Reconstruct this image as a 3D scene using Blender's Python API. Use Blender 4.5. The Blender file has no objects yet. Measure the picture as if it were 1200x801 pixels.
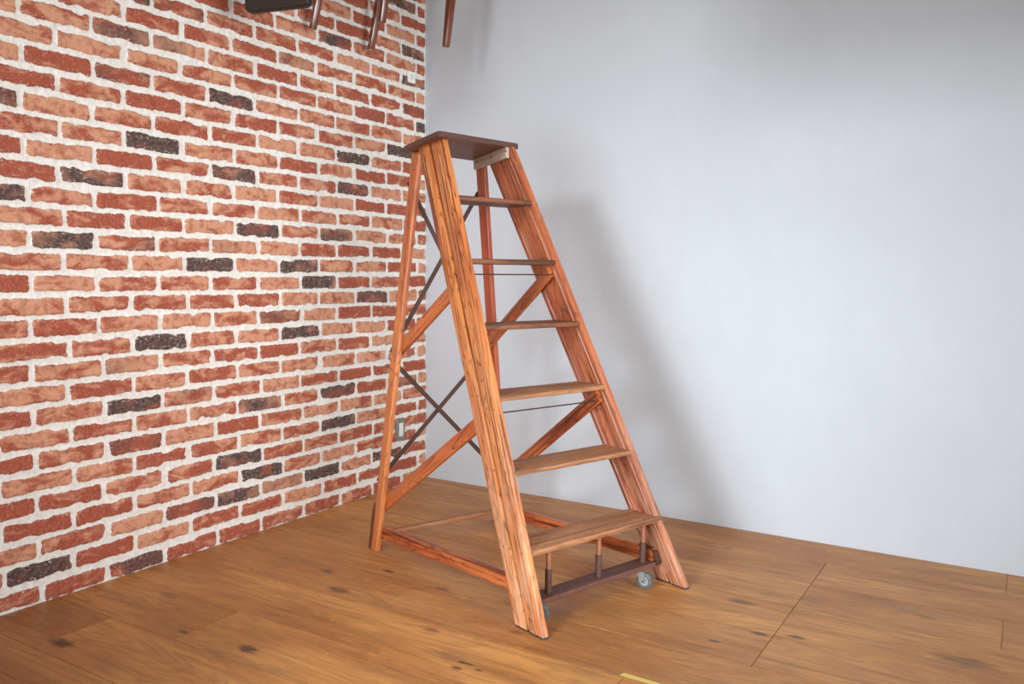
import bpy, bmesh, math
import numpy as np
from mathutils import Vector, Matrix

S = bpy.context.scene
COL = S.collection
RNG = np.random.default_rng(7)

# ------------------------------------------------------------------ camera, light, exposure
cam_d = bpy.data.cameras.new('camera')
cam = bpy.data.objects.new('camera', cam_d)
COL.objects.link(cam)
S.camera = cam
cam_d.sensor_width = 36.0
cam_d.lens = 36.0 * 984.87 / 1200.0
cam_d.clip_start = 0.05
YAW, PITCH, ROLL = -0.554474, 0.0807423, 0.0073882
_f = Vector((math.sin(YAW) * math.cos(PITCH), math.cos(YAW) * math.cos(PITCH), -math.sin(PITCH)))
_r = Vector((math.cos(YAW), -math.sin(YAW), 0))
_u = _r.cross(_f)
_r2 = _r * math.cos(ROLL) + _u * math.sin(ROLL)
_u2 = _u * math.cos(ROLL) - _r * math.sin(ROLL)
cam.matrix_world = Matrix(((_r2.x, _u2.x, -_f.x, 2.83209),
                           (_r2.y, _u2.y, -_f.y, -3.67687),
                           (_r2.z, _u2.z, -_f.z, 1.13328),
                           (0, 0, 0, 1)))

S.view_settings.view_transform = 'Standard'
S.view_settings.look = 'None'
S.view_settings.gamma = 1.0
S.view_settings.use_curve_mapping = False
S.view_settings.exposure = 0.05

world = bpy.data.worlds.new('world')
S.world = world
world.use_nodes = True
world.node_tree.nodes['Background'].inputs[0].default_value = (0.86, 0.93, 1.0, 1)
world.node_tree.nodes['Background'].inputs[1].default_value = 0.95


def area(name, loc, target, sx, sy, power, color, spread=180):
    d = bpy.data.lights.new(name, 'AREA')
    d.shape = 'RECTANGLE'
    d.size, d.size_y = sx, sy
    d.energy = power
    d.color = color
    d.spread = math.radians(spread)
    o = bpy.data.objects.new(name, d)
    COL.objects.link(o)
    o.location = loc
    v = Vector(target) - Vector(loc)
    o.rotation_euler = v.to_track_quat('-Z', 'Y').to_euler()
    return o


# daylight from a high window behind the photographer, and two added fill lights, one wide and one from the side
area('window_light', (0.90, -4.9, 2.62), (1.70, 0.0, 0.25), 0.75, 0.65, 18, (0.98, 0.99, 1.0), 95)
area('fill_light_wide', (1.4, -4.7, 0.95), (1.45, 0.0, -0.05), 2.0, 1.1, 18, (0.86, 0.94, 1.0), 74)  # added low fill, aimed down so the wall brightens toward its foot
area('fill_light_side', (5.0, -2.6, 1.35), (0.0, -0.85, 1.0), 2.0, 1.7, 32, (0.97, 0.985, 1.0), 68)  # added fill that lifts the brickwork and the corner


# ------------------------------------------------------------------ helpers
def srgb(r, g, b):
    def c(v):
        v /= 255.0
        return v / 12.92 if v <= 0.04045 else ((v + 0.055) / 1.055) ** 2.4
    return (c(r), c(g), c(b), 1.0)


class NT:
    """small node-tree builder"""
    def __init__(self, name):
        self.m = bpy.data.materials.new(name)
        self.m.use_nodes = True
        self.t = self.m.node_tree
        self.b = self.t.nodes['Principled BSDF']

    def n(self, kind, **kw):
        nd = self.t.nodes.new(kind)
        for k, v in kw.items():
            setattr(nd, k, v)
        return nd

    def lk(self, a, b):
        self.t.links.new(a, b)

    def put(self, sock, v):
        if isinstance(v, bpy.types.NodeSocket):
            self.lk(v, sock)
        else:
            sock.default_value = v

    def math(self, op, a, b=None, c=None, clamp=False):
        nd = self.n('ShaderNodeMath', operation=op, use_clamp=clamp)
        self.put(nd.inputs[0], a)
        if b is not None:
            self.put(nd.inputs[1], b)
        if c is not None:
            self.put(nd.inputs[2], c)
        return nd.outputs[0]

    def vmath(self, op, a, b=None):
        nd = self.n('ShaderNodeVectorMath', operation=op)
        self.put(nd.inputs[0], a)
        if b is not None:
            self.put(nd.inputs[1], b)
        return nd.outputs['Value'] if op == 'LENGTH' else nd.outputs[0]

    def noise(self, vec, scale, detail=3, rough=0.55, dist=0.0):
        nd = self.n('ShaderNodeTexNoise')
        self.lk(vec, nd.inputs['Vector'])
        nd.inputs['Scale'].default_value = scale
        nd.inputs['Detail'].default_value = detail
        nd.inputs['Roughness'].default_value = rough
        nd.inputs['Distortion'].default_value = dist
        return nd.outputs['Fac']

    def rng(self, v, a, b, c=0.0, d=1.0, smooth=True):
        nd = self.n('ShaderNodeMapRange', interpolation_type='SMOOTHSTEP' if smooth else 'LINEAR')
        self.put(nd.inputs[0], v)
        for i, q in enumerate((a, b, c, d)):
            self.put(nd.inputs[1 + i], q)
        return nd.outputs[0]

    def mix(self, f, a, b, mode='MIX'):
        nd = self.n('ShaderNodeMix', data_type='RGBA', blend_type=mode)
        self.put(nd.inputs[0], f)
        self.put(nd.inputs[6], a)
        self.put(nd.inputs[7], b)
        return nd.outputs[2]

    def bump(self, h, strength, dist):
        nd = self.n('ShaderNodeBump')
        nd.inputs['Strength'].default_value = strength
        nd.inputs['Distance'].default_value = dist
        self.lk(h, nd.inputs['Height'])
        self.lk(nd.outputs[0], self.b.inputs['Normal'])

    def scale(self, vec, s):
        return self.vmath('MULTIPLY', vec, s)


def wood(name, light, dark, red=None, grain=1.0, rough=0.4, wear=0.0, wearcol=(225, 190, 155), coat=0.0,
         bands=11.0, contrast=1.0, stain=0.0, sq=1.0, low=0.0):
    """long-grained wood; the local X axis of each part runs along its length"""
    k = NT(name)
    tc = k.n('ShaderNodeTexCoord').outputs['Object']
    oi = k.n('ShaderNodeObjectInfo').outputs['Random']
    off = k.n('ShaderNodeCombineXYZ')
    k.lk(k.math('MULTIPLY', oi, 37.0), off.inputs[0])
    k.lk(k.math('MULTIPLY', oi, 91.0), off.inputs[1])
    k.lk(k.math('MULTIPLY', oi, 53.0), off.inputs[2])
    v = k.vmath('ADD', tc, off.outputs[0])
    vs = k.scale(v, (1.7 * sq, 15.0 * grain, 15.0 * grain))
    n1 = k.noise(vs, 1.0, 1.5, 0.4, 0.25)
    ring = k.math('SINE', k.math('MULTIPLY', n1, bands * 6.283))
    ring = k.rng(ring, -0.2, 1.0)
    thin = k.rng(k.math('ABSOLUTE', k.math('SINE', k.math('MULTIPLY', n1, bands * 6.283 * 1.25))), 0.0, 0.42, 1.0, 0.0)
    ring = k.math('ADD', k.math('MULTIPLY', thin, 0.85), k.math('MULTIPLY', ring, 0.30))
    fine = k.noise(k.scale(v, (3.0, 150.0, 150.0)), 1.0, 3, 0.6)
    blot = k.noise(k.scale(v, (2.2, 9.0, 9.0)), 1.0, 2, 0.5)
    f = k.math('MULTIPLY', ring, k.rng(fine, 0.2, 0.5, 0.4, 1.0))
    f = k.math('MULTIPLY', f, k.rng(blot, 0.3, 0.55, 0.5, 1.0))
    streak = k.noise(k.scale(v, (1.6, 62.0, 62.0)), 1.0, 2, 0.5, 0.3)
    f = k.math('MAXIMUM', f, k.rng(streak, 0.53, 0.66, 0.0, 1.0))
    f = k.math('MULTIPLY', f, contrast, clamp=True)
    base = srgb(*light)
    if red:
        base = k.mix(k.rng(blot, 0.42, 0.66), srgb(*light), srgb(*red))
    c = k.mix(f, base, srgb(*dark))
    c = k.mix(k.rng(fine, 0.35, 0.75, 0.0, 0.35), c, k.mix(0.6, c, srgb(*dark)))
    if wear > 0:
        w = k.noise(k.scale(v, (6.0, 40.0, 40.0)), 1.0, 4, 0.7)
        wf = k.math('MULTIPLY', k.rng(w, 0.58 - 0.12 * wear, 0.70), min(1.0, wear), clamp=True)
        if low:
            # handled and kicked most toward the foot of the ladder
            sx = k.n('ShaderNodeSeparateXYZ')
            k.lk(tc, sx.inputs[0])
            lo = k.math('MULTIPLY', k.rng(sx.outputs[0], 1.25, 0.0, 0.0, 1.0), k.rng(w, 0.38, 0.62, 0.1, 1.0))
            wf = k.math('MAXIMUM', wf, k.math('MULTIPLY', lo, low))
        c = k.mix(wf, c, srgb(*wearcol))
    if stain > 0:
        s = k.noise(k.scale(v, (7.0, 22.0, 22.0)), 1.0, 3, 0.6)
        c = k.mix(k.math('MULTIPLY', k.rng(s, 0.55, 0.72), stain), c, srgb(62, 38, 26))
    k.put(k.b.inputs['Base Color'], c)
    k.put(k.b.inputs['Roughness'], k.rng(fine, 0.2, 0.8, rough - 0.08, rough + 0.12))
    k.b.inputs['Specular IOR Level'].default_value = 0.45
    if coat:
        k.b.inputs['Coat Weight'].default_value = coat
        k.b.inputs['Coat Roughness'].default_value = 0.22
    k.bump(k.math('ADD', k.math('MULTIPLY', fine, 0.5), f), 0.25, 0.0015)
    return k.m


def plain(name, col, rough=0.5, metal=0.0, var=0.12, scale=60):
    k = NT(name)
    tc = k.n('ShaderNodeTexCoord').outputs['Object']
    n = k.noise(tc, scale, 3, 0.6)
    c = srgb(*col)
    d = tuple(x * (1 - var * 2.2) for x in c[:3]) + (1,)
    k.put(k.b.inputs['Base Color'], k.mix(k.rng(n, 0.3, 0.7), c, d))
    k.put(k.b.inputs['Roughness'], k.rng(n, 0.3, 0.7, rough - 0.05, rough + 0.1))
    k.b.inputs['Metallic'].default_value = metal
    return k.m


def link_mesh(name, me, mat, parent=None, M=None):
    o = bpy.data.objects.new(name, me)
    COL.objects.link(o)
    if mat is not None and not me.materials:
        me.materials.append(mat)
    if parent is not None:
        o.parent = parent
    if M is not None:
        o.matrix_local = M
    return o


def bm_obj(name, bm, mat, parent=None, M=None, smooth=None):
    bmesh.ops.recalc_face_normals(bm, faces=bm.faces[:])
    me = bpy.data.meshes.new(name)
    bm.to_mesh(me)
    bm.free()
    if smooth is not None:
        me.shade_smooth()
        me.set_sharp_from_angle(angle=math.radians(smooth))
    return link_mesh(name, me, mat, parent, M)


def tag(o, label=None, cat=None, group=None, kind=None):
    if label: o['label'] = label
    if cat: o['category'] = cat
    if group: o['group'] = group
    if kind: o['kind'] = kind
    return o


def frame_between(p0, p1, up=(0, 0, 1)):
    """matrix whose X axis runs from p0 to p1"""
    p0, p1 = Vector(p0), Vector(p1)
    x = (p1 - p0).normalized()
    u = Vector(up)
    y = u.cross(x)
    if y.length < 1e-4:
        y = Vector((0, 1, 0)).cross(x)
    y.normalize()
    z = x.cross(y)
    M = Matrix((x, y, z)).transposed().to_4x4()
    M.translation = p0
    return M


def loft(bm, rings, cap=True):
    vs = [[bm.verts.new(p) for p in r] for r in rings]
    n = len(rings[0])
    for a, b in zip(vs[:-1], vs[1:]):
        for i in range(n):
            bm.faces.new((a[i], a[(i + 1) % n], b[(i + 1) % n], b[i]))
    if cap:
        bm.faces.new(vs[0][::-1])
        bm.faces.new(vs[-1])
    return vs


def round_rect(w, h, r, seg=3, cx=0.0, cy=0.0):
    pts = []
    for qx, qy, a0 in ((1, 1, 0), (-1, 1, 90), (-1, -1, 180), (1, -1, 270)):
        for i in range(seg + 1):
            a = math.radians(a0 + 90 * i / seg)
            pts.append((cx + qx * (w / 2 - r) + r * math.cos(a), cy + qy * (h / 2 - r) + r * math.sin(a)))
    return pts


def beam(name, p0, p1, w, h, mat, parent, up=(0, 0, 1), r=0.003, smooth=35, prof=None, sag=0.0, nseg=1):
    """board from p0 to p1; w across, h along 'up'"""
    M = frame_between(p0, p1, up)
    L = (Vector(p1) - Vector(p0)).length
    prof = prof or round_rect(w, h, r)
    bm = bmesh.new()
    rings = []
    for i in range(nseg + 1):
        t = i / nseg
        dz = -sag * math.sin(math.pi * t)
        rings.append([(L * t, a, b + dz) for a, b in prof])
    loft(bm, rings)
    return bm_obj(name, bm, mat, parent, M, smooth)


def tube(bm, pts, rad, seg=12, cap=True):
    """round bar through points; rad may be a list"""
    pts = [Vector(p) for p in pts]
    if not isinstance(rad, (list, tuple)):
        rad = [rad] * len(pts)
    rings = []
    ref = Vector((0, 0, 1))
    for i, p in enumerate(pts):
        d = (pts[min(i + 1, len(pts) - 1)] - pts[max(i - 1, 0)]).normalized()
        a = d.cross(ref)
        if a.length < 0.2:
            a = d.cross(Vector((1, 0, 0)))
        a.normalize()
        b = d.cross(a)
        rings.append([p + (a * math.cos(2 * math.pi * k / seg) + b * math.sin(2 * math.pi * k / seg)) * rad[i] for k in range(seg)])
    loft(bm, rings, cap)


def rod(name, pts, rad, mat, parent, seg=12):
    bm = bmesh.new()
    o = Vector(pts[0])
    tube(bm, [Vector(p) - o for p in pts], rad, seg)
    return bm_obj(name, bm, mat, parent, Matrix.Translation(o), 40)


def box_bm(bm, c, s):
    r = bmesh.ops.create_cube(bm, size=1.0)
    for v in r['verts']:
        v.co = Vector((v.co.x * s[0] + c[0], v.co.y * s[1] + c[1], v.co.z * s[2] + c[2]))


# ------------------------------------------------------------------ numpy noise for the brickwork
def vnoise(x, y, seed):
    xi = np.floor(x).astype(np.int64)
    yi = np.floor(y).astype(np.int64)
    fx = x - xi
    fy = y - yi
    fx = fx * fx * (3 - 2 * fx)
    fy = fy * fy * (3 - 2 * fy)

    def h(a, b):
        v = (a * 374761393 + b * 668265263 + seed * 2147483647) & 0xffffffff
        v = ((v ^ (v >> 13)) * 1274126177) & 0xffffffff
        v = (v ^ (v >> 16)) & 0xffff
        return v / 65535.0
    a, b, c, d = h(xi, yi), h(xi + 1, yi), h(xi, yi + 1), h(xi + 1, yi + 1)
    return (a * (1 - fx) + b * fx) * (1 - fy) + (c * (1 - fx) + d * fx) * fy


def fbm(x, y, f, seed, octv=3, g=0.5):
    s, a, t = 0.0, 1.0, 0.0
    for k in range(octv):
        s = s + a * vnoise(x * f, y * f, seed + k * 17)
        t += a
        a *= g
        f *= 2.03
    return s / t * 2 - 1


# ------------------------------------------------------------------ brick wall
PITCH_Y, PITCH_Z = 0.2425, 0.075
# darker, over-fired bricks where they sit in the wall: (y, z, strength)
DARK = [(-1.742, 1.998, 0.6), (-1.666, 1.623, 1.0), (-1.455, 2.152, 0.6), (-1.679, 2.129, 0.8), (-2.194, 1.697, 0.6), (-1.498, 1.995, 0.35), (-1.791, 1.851, 0.45), (-0.617, 2.217, 1.0), (-0.069, 2.282, 1.0), (-0.069, 2.131, 0.9), (-0.203, 2.501, 0.9), (-1.288, 1.844, 0.8), (-0.931, 2.068, 0.35), (-0.564, 1.697, 0.9), (-0.22, 1.764, 1.0), (-1.296, 1.535, 0.9), (-0.572, 1.536, 0.9), (-0.07, 1.98, 0.5), (-0.026, 1.911, 0.9), (-0.431, 1.921, 0.35), (-1.234, 1.314, 0.8), (-0.681, 1.305, 0.7), (-1.357, 1.155, 0.9), (-0.931, 1.156, 0.8), (-0.836, 1.078, 0.8), (-0.446, 1.003, 0.8), (-1.303, 1.23, 0.45), (-1.058, 0.922, 0.4), (-0.931, 0.854, 0.9), (-0.691, 0.546, 0.9), (-1.167, 0.558, 0.9), (-0.705, 0.407, 0.8), (-1.284, 0.327, 0.8), (-1.198, 0.258, 0.9), (-0.823, 0.183, 0.9), (-1.021, 0.183, 0.4), (-1.146, 0.191, 0.4), (-1.315, 0.186, 0.9), (-0.319, 0.182, 1.0), (-0.184, 0.551, 0.4), (-2.196, 1.388, 1.0), (-1.876, 1.457, 0.8), (-2.032, 1.238, 0.8), (-1.645, 0.861, 0.9), (-1.42, 1.158, 0.9), (-1.794, 1.234, 0.4), (-1.788, 0.782, 0.35), (-1.652, 1.009, 0.35), (-1.786, 0.635, 0.9), (-1.54, 0.64, 0.4), (-2.165, 0.12, 1.1), (-1.536, 0.19, 0.6), (-1.784, 0.028, 0.7), (-1.783, 0.489, 0.4)]
WHITE = [(-0.362, 0.747, 0.6), (-0.385, 0.675, 0.55)]
# how pale each brick is fired, course by course from the floor up (tenths, '.' = any)
PALE = {0: '42.22445...',
        1: '.1744a4428.',
        2: '648....6.3.',
        3: '1266.6854..',
        4: '1265.353.5.',
        5: '662465.63..',
        6: '15.7.5767..',
        7: '6366.6.4...',
        8: '36..584222.',
        9: '6363668.6..',
        10: '36.54163...',
        11: '55.67.7a...',
        12: '43786.823..',
        13: '74.4287.8..',
        14: '085648.26..',
        15: '668.8.673..',
        16: '8..6.8332..',
        17: '6248.5.87..',
        18: '.63658646..',
        19: '2.6584.....',
        20: '1826.65.8..',
        21: '46.662623..',
        22: '.864486.6..',
        23: '35263546...',
        24: '.2.3.66668.',
        25: '7885546.4..',
        26: '.5..52623..',
        27: '.6364.545..',
        28: '....44486..',
        29: '.....6.4...',
        30: '........5..'}
ROOM_H = 2.9


def brick_wall():
    ys = np.concatenate([np.arange(-6.5, -2.6, 0.03), np.arange(-2.6, 0.0, 0.0034), [0.0]])
    zs = np.concatenate([np.arange(0, 2.66, 0.0034), np.arange(2.66, ROOM_H, 0.015), [ROOM_H]])
    Y, Z = np.meshgrid(ys, zs, indexing='xy')
    Yf, Zf = Y.ravel(), Z.ravel()
    # gently wandering courses and joints
    zw = Zf + 0.0035 * fbm(Yf, Zf, 3.0, 11, 2)
    yw = Yf + 0.006 * fbm(Yf, Zf, 4.0, 23, 2)
    row = np.clip(np.floor(zw / PITCH_Z), 0, 60).astype(int)
    off = np.where(row % 2 == 0, -2.143, -2.0217)
    u = (yw - off) / PITCH_Y + 40
    col = np.floor(u).astype(int)
    tab = RNG.random((80, 100, 6))
    for r_, line in PALE.items():
        for c_, ch in enumerate(line):
            if ch != '.':
                tab[r_, c_ + 39, 0] = int(ch, 16) / 10
    R = tab[row, col]
    jl = (tab[row, col, 3] - 0.5) * 0.016
    jr = (tab[row, col + 1, 3] - 0.5) * 0.016
    y0 = off + (col - 40) * PITCH_Y + jl
    y1 = off + (col - 39) * PITCH_Y + jr
    y1 = np.minimum(y1, 0.004)
    hw = (y1 - y0) / 2 - 0.0082
    cy = (y0 + y1) / 2
    hh = PITCH_Z / 2 - 0.0080 - (R[:, 4]) * 0.003
    cz = (row + 0.5) * PITCH_Z + (R[:, 5] - 0.5) * 0.004
    cz = np.where(row == 0, cz - 0.007, cz)
    tilt = (R[:, 2] - 0.5) * 0.03
    dy = yw - cy
    dz = zw - cz - tilt * dy
    rr = 0.010
    qx = np.abs(dy) - (hw - rr)
    qz = np.abs(dz) - (hh - rr)
    sd = -(np.hypot(np.maximum(qx, 0), np.maximum(qz, 0)) + np.minimum(np.maximum(qx, qz), 0) - rr)
    sd += 0.0062 * fbm(Yf, Zf, 42, 31, 3, 0.75)
    sd -= 0.006 * np.clip(fbm(Yf, Zf, 17, 41, 2) - 0.12, 0, 1) * 2.2
    dark = np.zeros_like(Yf)
    white = np.zeros_like(Yf)
    rj = {}
    for lst, arr in ((DARK, dark), (WHITE, white)):
        for (py, pz, s) in lst:
            r = int(pz / PITCH_Z)
            o = -2.143 if r % 2 == 0 else -2.0217
            c = int(math.floor((py - o) / PITCH_Y + 40))
            m = (row == r) & (col == c)
            if s < 0.75:
                q = np.clip(0.5 + 1.3 * fbm(Yf[m], Zf[m] * 1.3, 9, 57, 2) + 1.2 * (s - 0.55), 0, 1)
                arr[m] = q * min(1, s + 0.15)
            else:
                arr[m] = np.clip(0.95 + 1.1 * fbm(Yf[m], Zf[m] * 1.3, 14, 57, 3), 0.25, 1)
    x = np.clip((sd + 0.001) / 0.006, 0, 1)
    x = x * x * (3 - 2 * x)
    face = 0.0016 * fbm(Yf, Zf, 26, 71, 3) + (R[:, 1] - 0.5) * 0.003
    crev = np.clip(fbm(Yf * 0.6, Zf, 34, 83, 3) - 0.32, 0, 1)
    mort = -0.0065 + 0.0022 * fbm(Yf, Zf, 60, 91, 3)
    X = mort * (1 - x) + (face - 0.010 * crev * (R[:, 0] > 0.4)) * x
    n0, n1 = len(zs), len(ys)
    co = np.stack([X, Yf, Zf], 1).astype(np.float32)
    i = np.arange(n0 - 1)[:, None] * n1 + np.arange(n1 - 1)[None, :]
    q = np.stack([i, i + 1, i + n1 + 1, i + n1], -1).reshape(-1, 4)
    me = bpy.data.meshes.new('wall_left')
    me.vertices.add(len(co))
    me.vertices.foreach_set('co', co.ravel())
    me.loops.add(q.size)
    me.loops.foreach_set('vertex_index', q.ravel().astype(np.int32))
    me.polygons.add(len(q))
    me.polygons.foreach_set('loop_start', np.arange(0, q.size, 4, dtype=np.int32))
    me.update(calc_edges=True)
    me.shade_smooth()
    a = me.attributes.new('sd', 'FLOAT', 'POINT')
    a.data.foreach_set('value', (sd * 100).astype(np.float32))
    kinds = np.stack([R[:, 0], dark, white, np.ones_like(dark)], 1).astype(np.float32)
    b = me.attributes.new('kind_of_brick', 'FLOAT_COLOR', 'POINT')
    b.data.foreach_set('color', kinds.ravel())
    k = NT('brick_and_mortar')
    tc = k.n('ShaderNodeTexCoord').outputs['Object']
    sdn = k.n('ShaderNodeAttribute', attribute_name='sd').outputs['Fac']
    kd = k.n('ShaderNodeAttribute', attribute_name='kind_of_brick').outputs['Color']
    sp = k.n('ShaderNodeSeparateColor')
    k.lk(kd, sp.inputs[0])
    rnd, dk, wh = sp.outputs
    edge_n = k.noise(tc, 240, 3, 0.65)
    sdd = k.math('ADD', sdn, k.rng(edge_n, 0.2, 0.8, -0.22, 0.22, False))
    mask = k.rng(sdd, -0.02, 0.10)
    # colour of the fired clay
    big = k.noise(k.scale(tc, (1, 0.7, 1.5)), 15, 3, 0.6, 0.6)
    big2 = k.math('ADD', big, k.rng(rnd, 0.05, 0.9, -0.19, 0.16, False))
    c = k.mix(k.rng(big2, 0.40, 0.62), srgb(160, 82, 60), srgb(203, 147, 116))
    c = k.mix(k.rng(k.noise(tc, 34, 3, 0.6), 0.45, 0.7, 0, 0.55), c, srgb(136, 64, 50))
    c = k.mix(k.rng(k.noise(tc, 120, 3, 0.7), 0.52, 0.75, 0, 0.5), c, srgb(214, 168, 142))
    dn = k.noise(k.scale(tc, (1, 0.8, 1.4)), 60, 4, 0.7)
    darkc = k.mix(k.rng(dn, 0.35, 0.7), srgb(70, 52, 50), srgb(112, 88, 80))
    c = k.mix(dk, c, darkc)
    c = k.mix(k.math('MULTIPLY', wh, 1.0), c, srgb(214, 196, 190))
    # small pits
    pit = k.rng(k.noise(k.scale(tc, (1, 0.6, 1.3)), 85, 2, 0.5), 0.69, 0.75)
    c = k.mix(k.math('MULTIPLY', pit, 0.7), c, srgb(70, 38, 30))
    # mortar smeared over the arrises
    smear = k.rng(k.noise(k.scale(tc, (1, 0.8, 1.6)), 95, 4, 0.75), 0.56, 0.65)
    near = k.rng(sdn, 0.2, 1.7, 0.75, 0.0)
    near = k.math('MAXIMUM', near, k.math('MULTIPLY', dk, k.rng(sdn, 0.2, 2.6, 0.9, 0.15)))
    mask = k.math('MULTIPLY', mask, k.math('SUBTRACT', 1.0, k.math('MULTIPLY', smear, near)))
    mn = k.noise(tc, 70, 4, 0.65)
    mc = k.mix(k.rng(mn, 0.3, 0.7), srgb(236, 234, 228), srgb(216, 212, 203))
    mc = k.mix(k.rng(k.noise(tc, 300, 2, 0.5), 0.66, 0.74, 0, 0.6), mc, srgb(120, 100, 88))
    k.put(k.b.inputs['Base Color'], k.mix(mask, mc, c))
    k.b.inputs['Roughness'].default_value = 0.82
    k.b.inputs['Specular IOR Level'].default_value = 0.3
    h = k.math('ADD', k.math('MULTIPLY', k.noise(tc, 190, 4, 0.7), 0.8), k.math('MULTIPLY', mask, 0.7))
    k.bump(h, 0.55, 0.003)
    return tag(link_mesh('wall_left', me, k.m), 'red brick wall with dark over-fired bricks and thick pale mortar', kind='structure')


brick_wall()


# ------------------------------------------------------------------ plaster wall, room shell
def slab(name, c, s, mat, label=None):
    bm = bmesh.new()
    box_bm(bm, c, s)
    return tag(bm_obj(name, bm, mat), label, kind='structure')


def plaster(name, col, col2):
    k = NT(name)
    tc = k.n('ShaderNodeTexCoord').outputs['Object']
    n = k.noise(tc, 1.3, 4, 0.55)
    fine = k.noise(k.scale(tc, (1, 1, 0.5)), 9, 5, 0.7)
    c = k.mix(k.rng(n, 0.3, 0.7), srgb(*col), srgb(*col2))
    c = k.mix(k.rng(fine, 0.35, 0.7, 0, 0.22), c, srgb(*[v - 9 for v in col2]))
    k.put(k.b.inputs['Base Color'], c)
    k.b.inputs['Roughness'].default_value = 0.68
    k.bump(k.math('ADD', fine, k.math('MULTIPLY', k.noise(tc, 160, 3, 0.6), 0.3)), 0.12, 0.004)
    return k.m


M_plaster = plaster('grey_plaster', (204, 213, 220), (199, 208, 215))
M_ceil = plain('ceiling_paint', (205, 200, 192), 0.8, 0, 0.03, 4)
slab('wall_back', (3.25, 0.06, ROOM_H / 2), (6.9, 0.12, ROOM_H), M_plaster, 'pale grey painted plaster wall behind the ladder')
slab('ceiling', (3.3, -3.3, ROOM_H + 0.05), (7.0, 6.9, 0.1), M_ceil, 'pale ceiling above the picture')

slab('shade_beam_1', (4.05, -1.9, 2.55), (5.3, 0.16, 0.7), M_ceil, 'unseen pale boxed beam added under the ceiling to shade the upper wall')  # added out of view to block the high light from the upper wall
slab('shade_wall_near', (0.47, -3.02, 0.5), (0.93, 0.12, 1.0), M_plaster, 'unseen low plastered wall end added against the brickwork to shade the near corner')  # added out of view to darken the near left floor and bricks


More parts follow.
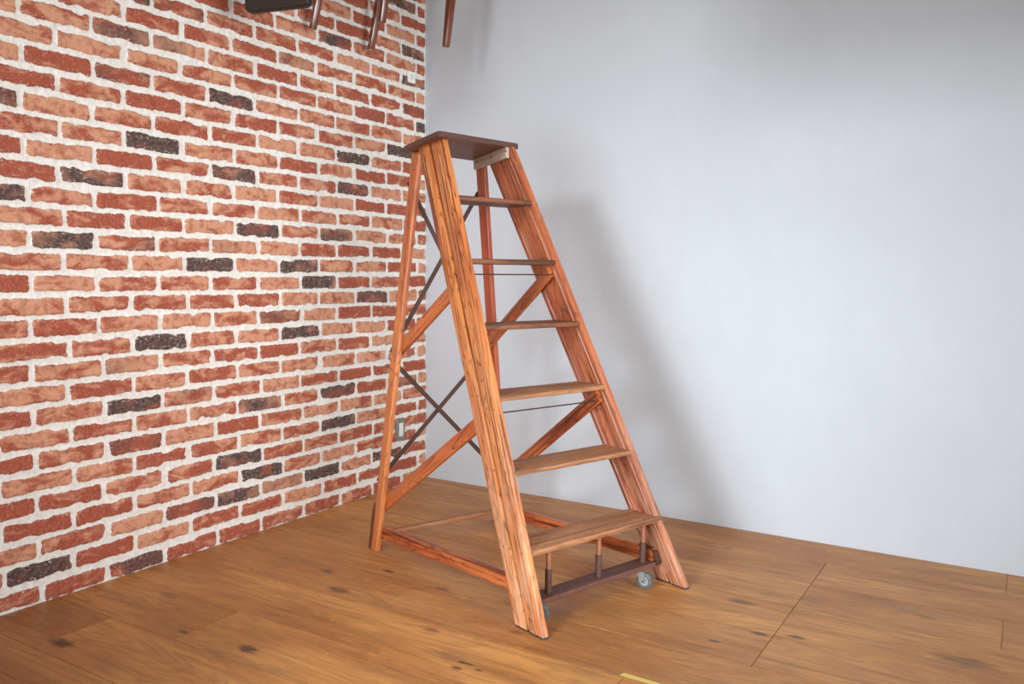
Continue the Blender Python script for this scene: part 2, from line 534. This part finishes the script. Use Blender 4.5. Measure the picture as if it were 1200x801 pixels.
def floor():
    y_edges = [0.0] + [-0.25 - 0.2625 * k for k in range(25)]
    x_max = 6.9
    bm = bmesh.new()
    lay = bm.faces.layers.float.new('plank_tone')
    cut = {0: [2.80], 1: [2.185, 4.3], 2: [2.185, 2.80], 3: [2.185, 4.1], 4: [2.185, 2.95, 5.0], 5: [0.335, 3.4], 6: [1.9, 3.6],
           7: [0.62, 2.9], 8: [0.31, 2.3, 4.4]}
    g = 0.0007
    for r in range(len(y_edges) - 1):
        ya, yb = y_edges[r + 1], y_edges[r]
        cs = cut.get(r, [0.5 + RNG.random() * 1.2, 2.6 + RNG.random(), 4.7 + RNG.random()])
        xs = [-0.02] + cs + [x_max]
        for a, b in zip(xs[:-1], xs[1:]):
            ge = 0.0016
            x0, x1, y0, y1 = a + ge, b - ge, ya + g, yb - g
            tone = RNG.random()
            e = 0.0012
            P = [(x0, y0), (x1, y0), (x1, y1), (x0, y1)]
            I = [(x0 + e, y0 + e), (x1 - e, y0 + e), (x1 - e, y1 - e), (x0 + e, y1 - e)]
            lo = [bm.verts.new((p[0], p[1], -0.003)) for p in P]
            mi = [bm.verts.new((p[0], p[1], -0.0008)) for p in P]
            hi = [bm.verts.new((p[0], p[1], 0.0)) for p in I]
            fs = [bm.faces.new(hi)]
            for k in range(4):
                j = (k + 1) % 4
                fs.append(bm.faces.new((mi[k], mi[j], hi[j], hi[k])))
                fs.append(bm.faces.new((lo[k], lo[j], mi[j], mi[k])))
            for f in fs:
                f[lay] = tone
    box_bm(bm, (3.3, -3.3, -0.053), (7.0, 6.9, 0.1))
    k = NT('oiled_oak_planks')
    tc = k.n('ShaderNodeTexCoord').outputs['Object']
    tone = k.n('ShaderNodeAttribute', attribute_name='plank_tone').outputs['Fac']
    cmb = k.n('ShaderNodeCombineXYZ')
    k.lk(k.math('MULTIPLY', tone, 60.0), cmb.inputs[0])
    k.lk(k.math('MULTIPLY', tone, 31.0), cmb.inputs[1])
    k.lk(k.math('MULTIPLY', tone, 11.0), cmb.inputs[2])
    v = k.vmath('ADD', tc, cmb.outputs[0])
    grn = k.noise(k.scale(v, (2.0, 34.0, 34.0)), 1.0, 4, 0.6, 0.4)
    n1 = k.noise(k.scale(v, (1.3, 8.0, 8.0)), 1.0, 2, 0.45, 0.7)
    ring = k.rng(k.math('SINE', k.math('MULTIPLY', n1, 70.0)), -0.4, 1.0)
    fine = k.noise(k.scale(v, (5.0, 150.0, 60.0)), 1.0, 4, 0.65)
    blot = k.noise(k.scale(v, (1.6, 5.0, 5.0)), 1.0, 3, 0.55)
    c = k.mix(k.rng(blot, 0.32, 0.68), srgb(214, 154, 86), srgb(180, 120, 62))
    c = k.mix(k.rng(tone, 0, 1, 0, 0.35, False), c, srgb(150, 98, 60))
    c = k.mix(k.math('MULTIPLY', ring, k.rng(fine, 0.3, 0.7, 0.08, 0.38)), c, srgb(126, 76, 42))
    c = k.mix(k.rng(grn, 0.42, 0.70, 0, 0.36), c, srgb(124, 78, 46))
    fleck = k.noise(k.scale(v, (22.0, 110.0, 60.0)), 1.0, 3, 0.6)
    c = k.mix(k.rng(fleck, 0.58, 0.72, 0, 0.42), c, srgb(218, 162, 104))
    wearn = k.noise(k.scale(v, (2.6, 9.0, 9.0)), 1.0, 4, 0.65)
    c = k.mix(k.rng(wearn, 0.55, 0.74, 0, 0.5), c, srgb(122, 88, 66))
    # knots and dark marks that sit at their own places in the boards
    knots = [(0.359, -2.286, .030, 1), (0.868, -2.008, .024, 1), (0.603, -2.034, .012, .8), (0.598, -1.39, .022, .7), (0.791, -1.265, .016, .9),
             (0.767, -1.509, .030, .7), (1.465, -1.731, .010, 1), (1.469, -1.767, .011, .9), (1.488, -1.729, .008, 1), (1.53, -1.745, .007, .9),
             (1.25, -1.60, .018, .6), (1.49, -1.47, .015, .6), (2.04, -1.19, .011, .8), (2.14, -1.06, .016, .9), (2.25, -1.02, .016, .9), (2.02, -0.83, .028, .7),
             (2.72, -0.92, .045, .6), (2.58, -0.62, .02, .4), (1.80, -0.28, .012, .7), (1.66, -0.62, .014, .5), (0.31, -1.87, .026, .5), (1.07, -1.30, .02, .6), (1.60, -0.33, .010, .6)]
    dist_n = k.noise(k.scale(tc, (20, 60, 1)), 1.0, 3, 0.6)
    mx = None
    for (kx, ky, kr, ks) in knots:
        d = k.scale(k.vmath('SUBTRACT', tc, (kx, ky, 0)), (1.0 / (kr * 1.7), 1.0 / (kr * 0.75), 0))
        ln = k.math('ADD', k.vmath('LENGTH', d), k.math('MULTIPLY', k.math('SUBTRACT', dist_n, 0.5), 1.6))
        a = k.rng(ln, 0.35, 1.5, ks, 0.0)
        mx = a if mx is None else k.math('MAXIMUM', mx, a)
    c = k.mix(k.math('MULTIPLY', mx, 0.85), c, srgb(62, 42, 30))
    k.put(k.b.inputs['Base Color'], c)
    k.put(k.b.inputs['Roughness'], k.rng(fine, 0.2, 0.8, 0.40, 0.55))
    k.b.inputs['Specular IOR Level'].default_value = 0.45
    k.bump(k.math('ADD', fine, k.math('MULTIPLY', ring, 0.3)), 0.18, 0.0015)
    return tag(bm_obj('floor', bm, k.m), 'honey brown oiled oak plank floor with knots', kind='structure')


floor()

# ------------------------------------------------------------------ the stepladder
TH = -0.3344
LAD = bpy.data.objects.new('stepladder', None)
COL.objects.link(LAD)
_WC = -0.5188
LAD.location = (math.cos(TH) * 1.4 - math.sin(TH) * _WC, math.sin(TH) * 1.4 + math.cos(TH) * _WC, 0)
LAD.rotation_euler = (0, 0, TH)
tag(LAD, 'tall old wooden stepladder with six treads, a flat top and castors, on the plank floor', 'stepladder')


def V(s, w, z):
    return Vector((s - 1.4, w, z))


def half(z):
    return 0.3294 - 0.1086 * z      # half the clear width between the sides


def side(sd, z):
    """clear distance from the middle to the inner face of the left (-1) or right (1) side"""
    return half(z) + (-0.003 + 0.0125 * z if sd < 0 else -0.009 * z)


def front(z):
    return 1.987 - 0.4826 * z


def dep(z):
    return 0.139 + 0.018 * z


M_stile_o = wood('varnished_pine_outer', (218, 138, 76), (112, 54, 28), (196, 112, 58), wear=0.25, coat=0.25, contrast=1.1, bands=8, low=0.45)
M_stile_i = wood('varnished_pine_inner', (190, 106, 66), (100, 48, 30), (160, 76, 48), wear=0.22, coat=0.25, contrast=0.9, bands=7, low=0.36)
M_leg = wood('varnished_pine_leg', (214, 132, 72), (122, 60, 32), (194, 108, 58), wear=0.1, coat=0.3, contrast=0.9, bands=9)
M_leg_r = wood('varnished_leg_red_shaded', (182, 88, 50), (110, 46, 28), (168, 70, 44), wear=0.0, coat=0.3, contrast=0.7, bands=7)  # redder right leg, with part of its shade mixed into the colour
M_strut = wood('varnished_pine_strut', (204, 116, 64), (108, 48, 28), (180, 88, 50), wear=0.1, coat=0.3, bands=10)
M_tread_dark = wood('dark_tread', (138, 84, 54), (72, 44, 30), (112, 66, 44), rough=0.5, wear=0.0, contrast=0.9, stain=0.5)
M_tread_worn = wood('worn_tread', (184, 128, 86), (106, 70, 48), (158, 106, 70), rough=0.6, wear=0.25, wearcol=(200, 160, 122), contrast=0.8, stain=0.3)
M_top = wood('dark_top', (128, 76, 46), (74, 44, 30), (108, 62, 38), rough=0.5, contrast=0.7)
M_topedge = wood('dark_top_edge', (92, 60, 48), (58, 38, 32), None, rough=0.55, contrast=0.5)
M_cleat = wood('grey_weathered_wood', (190, 170, 150), (150, 128, 110), None, rough=0.7, contrast=0.5, bands=6)
M_iron = plain('dark_brown_iron', (82, 56, 46), 0.45, 0.2)
M_shoe = plain('dark_rubber', (58, 58, 60), 0.7)
M_screw = plain('worn_brass_screw', (168, 130, 96), 0.35, 0.7)
M_copper = plain('brown_painted_post', (168, 108, 78), 0.5, 0.1)
M_sleeve = plain('rusty_sleeve', (104, 74, 66), 0.5, 0.3)
M_zinc = plain('zinc_plate', (176, 180, 178), 0.35, 0.7)
M_tyre = plain('grey_rubber_tyre', (98, 104, 106), 0.6)
M_hub = plain('pale_grey_hub', (168, 172, 170), 0.5)
M_bar = wood('dark_bar_wood', (118, 78, 64), (66, 42, 36), (104, 64, 52), rough=0.55, contrast=0.7, stain=0.4)


def stile_section(z, sd, rear):
    """outline of one of the two boards in a side, at height z (s, w)"""
    D = dep(z)
    F = front(z)
    wi = side(sd, z)
    t = 0.026
    if rear:
        a, b = F - D, F - D * 0.555
        wi2, wo = wi + 0.002, wi + t
    else:
        a, b = F - D * 0.485, F
        wi2, wo = wi, wi + t
    c = 0.0045
    m = a + (b - a) * (0.36 if rear else 0.62)
    g = 0.0042
    pts = [(a + c, wo), (m - g, wo), (m - g * 0.4, wo - 0.006), (m + g * 0.4, wo - 0.006), (m + g, wo),
           (b - c, wo), (b - c * .3, wo - c * .3), (b, wo - c), (b, wi2 + c), (b - c * .3, wi2 + c * .3), (b - c, wi2),
           (m + g, wi2), (m, wi2 + 0.003), (m - g, wi2),
           (a + c, wi2), (a + c * .3, wi2 + c * .3), (a, wi2 + c), (a, wo - c), (a + c * .3, wo - c * .3)]
    return [(s, sd * w) for s, w in pts]


ZT = 1.632


def ztop(s):
    """underside of the top board, which tips up a little toward the front"""
    return 1.620 + (s - 0.950) * 0.105


for sd in (-1, 1):
    z0, z1 = 0.006, ZT
    p0, p1 = V(front(z0) - .07, sd * side(sd, z0), z0), V(front(z1) - .07, sd * side(sd, z1), z1)
    M = frame_between(p0, p1, (0, 1, 0))
    Mi = M.inverted()
    bm = bmesh.new()
    for rear in (0, 1):
        loft(bm, [[Mi @ V(s, w, z if z < 1 else ztop(s) - .0005) for s, w in stile_section(z, sd, rear)] for z in (z0, z1)])
    # thin web that ties the two boards together
    loft(bm, [[Mi @ V(s, w, z) for s, w in [(front(z) - dep(z) * .54, sd * (side(sd, z) + .003)), (front(z) - dep(z) * .46, sd * (side(sd, z) + .003)),
                                             (front(z) - dep(z) * .46, sd * (side(sd, z) + .009)), (front(z) - dep(z) * .54, sd * (side(sd, z) + .009))]] for z in (z0 + .03, z1)])
    st = bm_obj('stile', bm, M_stile_o if sd < 0 else M_stile_i, LAD, M, 32)
    for rear in (0, 1):
        bm = bmesh.new()
        loft(bm, [[Mi @ V(s, w, z) for s, w in stile_section(z, sd, rear)] for z in (0.0002, 0.006)])
        bm_obj('foot_plate', bm, M_shoe, st)
    if sd < 0:
        # screw heads at every tread on the outer face, placed on the boards
        for i in range(6):
            z = 0.244 + 0.236 * i - 0.008
            for fr in (0.14, 0.40, 0.66, 0.90) if i in (2, 4) else (0.2, 0.42, 0.86):
                for zz in ((z,) if i not in (2, 4) or fr < 0.5 else (z, z - 0.035)):
                    s = front(zz) - dep(zz) * (1 - fr)
                    w = -(side(-1, zz) + 0.026)
                    bm = bmesh.new()
                    q0 = Mi @ V(s, w + 0.001, zz)
                    q1 = Mi @ V(s, w - 0.0018, zz)
                    tube(bm, [q0, q1], [0.0038, 0.0030], 10)
                    bm_obj('screw', bm, M_screw, st, None, 40)
    # splits and dark knots carry on in the material


# treads
for i in range(6):
    z = 0.244 + 0.236 * i
    F = front(z) + 0.006
    D = dep(z) - 0.004
    th = 0.021 if i == 0 else 0.019
    hl, hr = side(-1, z) + 0.006, side(1, z) + (0.022 if i == 0 else 0.010)
    dz = 0.005 if i == 0 else 0.0
    h = (hl + hr) / 2
    p0, p1 = V(F - D / 2, -hl, z - th / 2), V(F - D / 2, hr, z - th / 2 + dz)
    prof = []
    r = 0.006
    base = [(-D / 2, -th / 2), (D / 2 - r, -th / 2), (D / 2 - r * .3, -th / 2 + r * .3), (D / 2, -th / 2 + r), (D / 2, th / 2 - r),
            (D / 2 - r * .3, th / 2 - r * .3), (D / 2 - r, th / 2), (-D / 2, th / 2)]
    prof = [(-a, b) for a, b in base]
    M = frame_between(p0, p1)
    if i in (0, 1):
        # foot-worn: front arris rounds off toward the far end
        bm = bmesh.new()
        L = 2 * h
        rings = []
        for t in (0, .25, .5, .75, .9, 1.0):
            cutb = 0.018 * max(0, t - 0.75) / .25 if i == 1 else 0.0
            rings.append([(L * t, a * (1 if a > 0 else (D / 2 - 0) / (D / 2)), b - 0.0) for a, b in prof])
        loft(bm, rings)
        o = bm_obj('tread', bm, M_tread_worn, LAD, M, 40)
    else:
        bm = bmesh.new()
        loft(bm, [[(2 * h * t, a, b) for a, b in prof] for t in (0, 1)])
        o = bm_obj('tread', bm, M_tread_worn if i == 2 else M_tread_dark, LAD, M, 40)

# flat top
zt = ZT
corners = [V(0.950, -0.205, ztop(.95)), V(1.238, -0.236, ztop(1.238) - 0.009), V(1.182, 0.186, ztop(1.185) - 0.001), V(0.920, 0.185, ztop(.92))]
M = frame_between(corners[1], corners[2])
Mi = M.inverted()
bm = bmesh.new()
mid = sum(corners, Vector()) / 4
rings = []
for dz, ins in ((0, .003), (.002, 0), (.0175, 0), (.0195, .003)):
    rings.append([Mi @ (c + (mid - c).normalized() * ins + Vector((0, 0, dz))) for c in corners])
loft(bm, rings)
tp = bm_obj('top', bm, M_top, LAD, M, 25)
# dark worn strips nailed round the edge of the top board
for a, b in ((0, 1), (1, 2), (2, 3)):
    ca, cb = corners[a], corners[b]
    out = ((ca + cb) / 2 - mid).normalized() * 0.0030
    beam('edge_strip', Mi @ (ca + out + Vector((0, 0, .0098))), Mi @ (cb + out + Vector((0, 0, .0098))), 0.005, 0.0205, M_topedge, tp, up=Mi.to_3x3() @ Vector((0, 0, 1)), r=0.0012)

# grey cleat under the top at the far side
cl = beam('cleat', V(0.955, 0.141, 1.5965), V(1.193, 0.127, 1.6215), 0.016, 0.044, M_cleat, LAD, r=0.002)
tag(cl, 'grey weathered cleat with three screws under the top')
for t in (0.03, 0.135, 0.24):
    bm = bmesh.new()
    tube(bm, [(t, -0.0075, 0.004), (t, -0.0095, 0.004)], [0.004, 0.0034], 10)
    o = bm_obj('screw', bm, M_iron, cl, None, 40)


# rear legs
def rs(z):
    return 0.895 + 0.026 * z


for sd in (-1, 1):
    z0, z1 = 0.0, ZT
    bm = bmesh.new()
    p0, p1 = V(rs(z0), sd * half(z0), z0), V(rs(z1), sd * half(z1), z1)
    M = frame_between(p0, p1, (0, 1, 0))
    Mi = M.inverted()
    rings = []
    for z in (z0 + 0.001, 0.3, 0.8, 1.2, 1.617):
        wi = half(z) - (0.011 if sd < 0 else 0.0)
        ld = 0.044 + 0.014 * z / 1.6
        pr = round_rect(ld, 0.024, 0.006, 3, rs(z) + ld / 2, sd * (wi + 0.012))
        rings.append([Mi @ V(s, w, z) for s, w in pr])
    loft(bm, rings)
    lg = bm_obj('rear_leg', bm, M_leg if sd < 0 else M_leg_r, LAD, M, 35)
    # worn batten fixed behind the foot
    bm = bmesh.new()
    rings = []
    for z in (0.001, 0.15, 0.19):
        wi = half(z) - 0.008
        k = 1.0 if z < 0.16 else 0.4
        pr = round_rect(0.020 * k, 0.018, 0.003 * k, 2, rs(z) - 0.004 - 0.010 * k, sd * (wi + 0.010))
        rings.append([Mi @ V(s, w, z) for s, w in pr])
    loft(bm, rings)
    bm_obj('heel_batten', bm, M_tread_dark, lg, None, 35)

# slanting side struts, on the inner face of each side
for sd in (-1, 1):
    for (s0, za, s1, zb) in ((0.925, 0.815, 1.395, 1.140), (0.900, 0.170, 1.620, 0.672)):
        w0 = sd * (half(za) - (0.0205 if sd < 0 else 0.0095))
        w1 = sd * (side(sd, zb) - 0.0095)
        beam('strut', V(s0, w0, za), V(s1, w1, zb), 0.018, 0.050, M_strut, LAD, r=0.004)

# bottom side rails with a groove
for sd in (-1, 1):
    za, zb = (0.070, 0.118) if sd < 0 else (0.064, 0.100)
    c, g, H, T = 0.003, 0.002, 0.026, 0.011
    prof = [(T - c, H), (T, H - c), (T, g), (T - .004, 0), (T, -g), (T, -H + c), (T - c, -H),
            (-T + c, -H), (-T, -H + c), (-T, -g), (-T + .004, 0), (-T, g), (-T, H - c), (-T + c, H)]
    s0, s1 = 0.93, 1.86
    w0, w1 = sd * (half(za) - T - .011 * (sd < 0)), sd * (side(sd, zb) - T - 0.0005)
    beam('side_rail', V(s0, w0, za), V(s1, w1, zb), 0, 0, M_strut, LAD, prof=prof)
beam('rear_rail', V(0.925, -half(.07), 0.068), V(0.925, half(.07), 0.058), 0.026, 0.017, M_tread_worn, LAD, r=0.003)


# flat iron cross braces behind the legs
def brace(w0, z0, w1, z1, ds):
    s0, s1 = rs(z0) + ds, rs(z1) + ds
    M = frame_between(V(s0, w0, z0), V(s1, w1, z1), (1, 0, 0))
    L = (V(s1, w1, z1) - V(s0, w0, z0)).length
    bm = bmesh.new()
    pr = []
    hw, e = 0.0095, 0.0018
    # rounded ends
    out = []
    for k in range(7):
        a = math.pi / 2 + math.pi * k / 6
        out.append((hw * math.cos(a), hw * math.sin(a)))
    for k in range(7):
        a = -math.pi / 2 + math.pi * k / 6
        out.append((L + hw * math.cos(a), hw * math.sin(a)))
    loft(bm, [[(x, y, q) for x, y in out] for q in (-e, e)])
    for x in (0.0, L):
        tube(bm, [(x, 0, -e - 0.003), (x, 0, e + 0.003)], 0.0055, 10)
    bm_obj('cross_brace', bm, M_iron, LAD, M, 40)


brace(-half(1.49) - .005, 1.495, half(.80) + .012, 0.800, -0.004)
brace(half(1.48) + .012, 1.480, -half(.81), 0.818, -0.010)
brace(-half(.77), 0.778, half(.25) + .012, 0.240, -0.004)
brace(half(.81) + .012, 0.792, -half(.28), 0.285, -0.010)

# iron tie rods under two of the treads
for z, s in ((1.131, 1.400), (0.650, 1.605)):
    hl, hr = side(-1, z), side(1, z)
    rd = rod('tie_rod', [V(s, -hl - 0.004, z), V(s, hr + 0.004, z)], 0.0026, M_iron, LAD, 8)
    for a, b in ((hl + hr - 0.008, hl + hr + .003), (0.003, 0.014)):
        bm = bmesh.new()
        tube(bm, [(0, a, 0), (0, b, 0)], 0.0062, 6)
        bm_obj('nut', bm, M_screw, rd, None, 30)

# castor bar below the bottom tread
bar = beam('castor_bar', V(1.840, -0.285, 0.0635), V(1.840, 0.318, 0.0715), 0.072, 0.018, M_bar, LAD, r=0.003)
for w in (-0.205, 0.030, 0.258):
    o = V(1.842, w, 0.072)
    bm = bmesh.new()
    tube(bm, [(0, 0, 0.070), (0, 0, 0.150)], 0.0085, 14)
    po = bm_obj('post', bm, M_copper, LAD, Matrix.Translation(o), 40)
    bm = bmesh.new()
    tube(bm, [(0, 0, 0), (0, 0, 0.003), (0, 0, 0.0035), (0, 0, 0.082), (0, 0, 0.083)], [0.018, 0.018, 0.0115, 0.0115, 0.0095], 14)
    bm_obj('sleeve', bm, M_sleeve, po, None, 40)
# bent strap at the far end of the bar
bm = bmesh.new()
pts = [V(1.795, 0.296, 0.128), V(1.850, 0.296, 0.126), V(1.866, 0.298, 0.116), V(1.880, 0.302, 0.080), V(1.874, 0.302, 0.068)]
rings = []
for i, p in enumerate(pts):
    d = (pts[min(i + 1, 4)] - pts[max(i - 1, 0)]).normalized()
    nrm = Vector((0, 1, 0)).cross(d).normalized()
    rings.append([p + Vector((0, 1, 0)) * a + nrm * b for a, b in ((-.010, -.002), (.010, -.002), (.010, .002), (-.010, .002))])
loft(bm, rings)
bm_obj('bent_strap', bm, M_iron, LAD, None, 30)


# castors
def castor(s, w, ang, r=0.0305):
    c = bpy.data.objects.new('castor', None)
    COL.objects.link(c)
    c.parent = LAD
    c.matrix_local = Matrix.Translation(V(s, w, r)) @ Matrix.Rotation(ang, 4, 'Z')
    # wheel axis is local Y
    bm = bmesh.new()
    prof = [(-.0095, r * .62), (-.0095, r * .86), (-.007, r * .97), (-.003, r), (.003, r), (.007, r * .97), (.0095, r * .86), (.0095, r * .62)]
    rings = []
    for k in range(28):
        a = 2 * math.pi * k / 28
        rings.append([(rr * math.cos(a), y, rr * math.sin(a)) for y, rr in prof])
    vs = [[bm.verts.new(p) for p in rg] for rg in rings]
    for k in range(28):
        a, b = vs[k], vs[(k + 1) % 28]
        for j in range(len(prof)):
            jj = (j + 1) % len(prof)
            bm.faces.new((a[j], a[jj], b[jj], b[j]))
    ty = bm_obj('tyre', bm, M_tyre, c, None, 40)
    bm = bmesh.new()
    tube(bm, [(0, -.0070, 0), (0, .0070, 0)], r * .64, 24)
    tube(bm, [(0, -.0105, 0), (0, .0105, 0)], r * .26, 14)
    for k in range(10):
        a = 2 * math.pi * k / 10
        tube(bm, [(r * .2 * math.cos(a), -.0085, r * .2 * math.sin(a)), (r * .6 * math.cos(a + .5), -.0085, r * .6 * math.sin(a + .5))], 0.0014, 6)
    bm_obj('hub', bm, M_hub, c, None, 40)
    bm = bmesh.new()
    # swept fork: top plate, two cheeks
    top = [(-.030, r + .0), (-.034, r + .0055), (.004, r + .0065), (.006, r + .001)]
    for y in (-.0125, .0125):
        out = [(-.036, r + .003), (-.030, r - .004), (-.007, -.006), (.000, -.0085), (.007, -.005), (.0075, .002), (.004, r * .75), (.004, r + .003)]
        loft(bm, [[(x, y + e, z) for x, z in out] for e in (-.0012, .0012)])
    out = [(-.038, -.0137), (.006, -.0137), (.006, .0137), (-.038, .0137)]
    loft(bm, [[(x, y, z) for x, y in out] for z in (r + .0012, r + .0032)])
    bm_obj('fork', bm, M_zinc, c, None, 40)
    bm = bmesh.new()
    tube(bm, [(0, -.0165, 0), (0, .0165, 0)], 0.0032, 10)
    bm_obj('axle', bm, M_iron, c, None, 40)
    bm = bmesh.new()
    tube(bm, [(-.022, 0, r + .0030), (-.022, 0, r + .0060), (-.022, 0, 0.0285)], [0.013, 0.013, 0.008], 14)
    bm_obj('swivel', bm, M_zinc, c, None, 40)
    return c


castor(1.884, 0.224, math.radians(20))
castor(1.868, -0.262, math.radians(35))

# ------------------------------------------------------------------ hung high by the brick wall: stool and dark board
M_stool = wood('polished_reddish_leg', (118, 58, 28), (80, 36, 20), (100, 46, 22), rough=0.25, coat=0.6, contrast=0.5, bands=5)
M_darkwood = wood('near_black_wood', (34, 23, 20), (22, 15, 13), None, rough=0.5, coat=0.0, contrast=0.5)

st = bpy.data.objects.new('stool', None)
COL.objects.link(st)
st.location = (0.245, -0.66, 2.20)

tag(st, 'reddish wooden stool hung high by the brick wall, only its tapered legs in view', 'stool')
ends = [(0.075, -0.912), (0.070, -0.524), (0.402, -0.832), (0.412, -0.382)]
tops = [(0.150, -0.862), (0.145, -0.479), (0.448, -0.800), (0.452, -0.355)]
for (ex, ey), (tx, ty) in zip(ends, tops):
    p0 = Vector((ex - 0.245, ey + 0.66, 0.0))
    p1 = Vector((tx - 0.245, ty + 0.66, 0.46))
    M = frame_between(p0, p1, (0.8, 0.5, 0)) @ Matrix.Rotation(math.radians(38), 4, 'X')
    L = (p1 - p0).length
    bm = bmesh.new()
    rings = []
    for t, hw in ((0, .0115), (0.006, .0135), (.35, .0165), (.8, .0195), (1, .0205)):
        rings.append([(L * t if t != .006 else .004, a, b) for a, b in round_rect(2 * hw, 2 * hw, hw * .14, 2)])
    loft(bm, rings)
    bm_obj('leg', bm, M_stool, st, M, 30)
bm = bmesh.new()
loft(bm, [[(x + .055, y + .03, z) for x, y in round_rect(w, w2, .05, 5)] for z, w, w2 in ((.455, .36, .50), (.462, .38, .52), (.490, .38, .52), (.496, .36, .50))])
bm_obj('seat', bm, M_stool, st, None, 35)
for q in ((-.12, -.2), (-.12, .2), (.12, -.2), (.12, .2)):
    bm = bmesh.new()
    tube(bm, [(q[0], q[1], .49), (q[0], q[1], .70)], 0.002, 6)
    bm_obj('hanging_wire', bm, M_iron, st, None, 40)

bd = bpy.data.objects.new('hanging_board', None)
COL.objects.link(bd)
p0, p1 = Vector((0.228, -1.409, 2.115)), Vector((0.498, -1.350, 2.115))
bd.location = p0
bd.rotation_euler = (0, 0, math.atan2(p1.y - p0.y, p1.x - p0.x))
tag(bd, 'near-black wooden board hanging upright left of the stool legs, only its lower edge in view', 'board')
bm = bmesh.new()
loft(bm, [[(x, y, z) for x, z in round_rect(w, h, .022 + e, 6, .139, .20)] for y, w, h, e in ((-.016, .272, .392, -.004), (-.012, .280, .40, 0), (.012, .280, .40, 0), (.016, .272, .392, -.004))])
bm_obj('panel', bm, M_darkwood, bd, None, 35)
for q in (.05, .23):
    bm = bmesh.new()
    tube(bm, [(q, 0, .39), (q, 0, ROOM_H - 2.115 + .002)], 0.002, 6)
    bm_obj('hanging_wire', bm, M_iron, bd, None, 40)

# ------------------------------------------------------------------ small things on the walls and floor
M_white = plain('white_plastic', (240, 240, 236), 0.4, 0, 0.02)
M_steel = plain('brushed_grey_plate', (142, 138, 130), 0.4, 0.5, 0.08)
sn = bpy.data.objects.new('wall_sensor', None)
COL.objects.link(sn)
sn.location = (0.0, -0.132, 2.156)
tag(sn, 'small white square sensor on the brick wall close to the corner', 'sensor')
bm = bmesh.new()
loft(bm, [[(x, a, b) for a, b in round_rect(w, w, .006, 3)] for x, w in ((-0.004, .058), (.007, .058), (.009, .054))])
bm_obj('case', bm, M_white, sn, None, 35)
bm = bmesh.new()
tube(bm, [(.0085, 0, 0), (.0105, 0, 0), (.0106, 0, 0)], [.015, .014, .001], 20)
bm_obj('lens', bm, plain('pale_lens', (214, 216, 212), 0.3, 0, 0.02), sn, None, 40)

sw = bpy.data.objects.new('wall_socket_plate', None)
COL.objects.link(sw)
sw.location = (0.0, -0.232, 0.305)
tag(sw, 'grey metal wall plate with pale insert on the brickwork behind the ladder rear leg', 'wall plate')
bm = bmesh.new()
loft(bm, [[(x, a, b) for a, b in round_rect(w, h, .004, 3)] for x, w, h in ((-0.004, .068, .118), (.007, .068, .118), (.009, .064, .114))])
bm_obj('plate', bm, M_steel, sw, None, 35)
bm = bmesh.new()
loft(bm, [[(x, a, b) for a, b in round_rect(w, h, .002, 2)] for x, w, h in ((0.008, .034, .072), (.0115, .034, .072), (.012, .032, .070))])
bm_obj('insert', bm, plain('pale_insert', (224, 226, 218), 0.4, 0, 0.03), sw, None, 35)

tb = bpy.data.objects.new('tape_strip', None)
bm = bmesh.new()
for k in range(1):
    loft(bm, [[(x, y, z) for x, y in ((1.885, -1.553), (1.890, -1.535), (2.07, -1.540), (2.07, -1.556))] for z in (0.0002, 0.0010)])
tag(bm_obj('tape_strip', bm, plain('pale_yellow_tape', (222, 196, 110), 0.5, 0, 0.05)), 'short pale yellow tape strip on the floor at the bottom edge', 'tape')
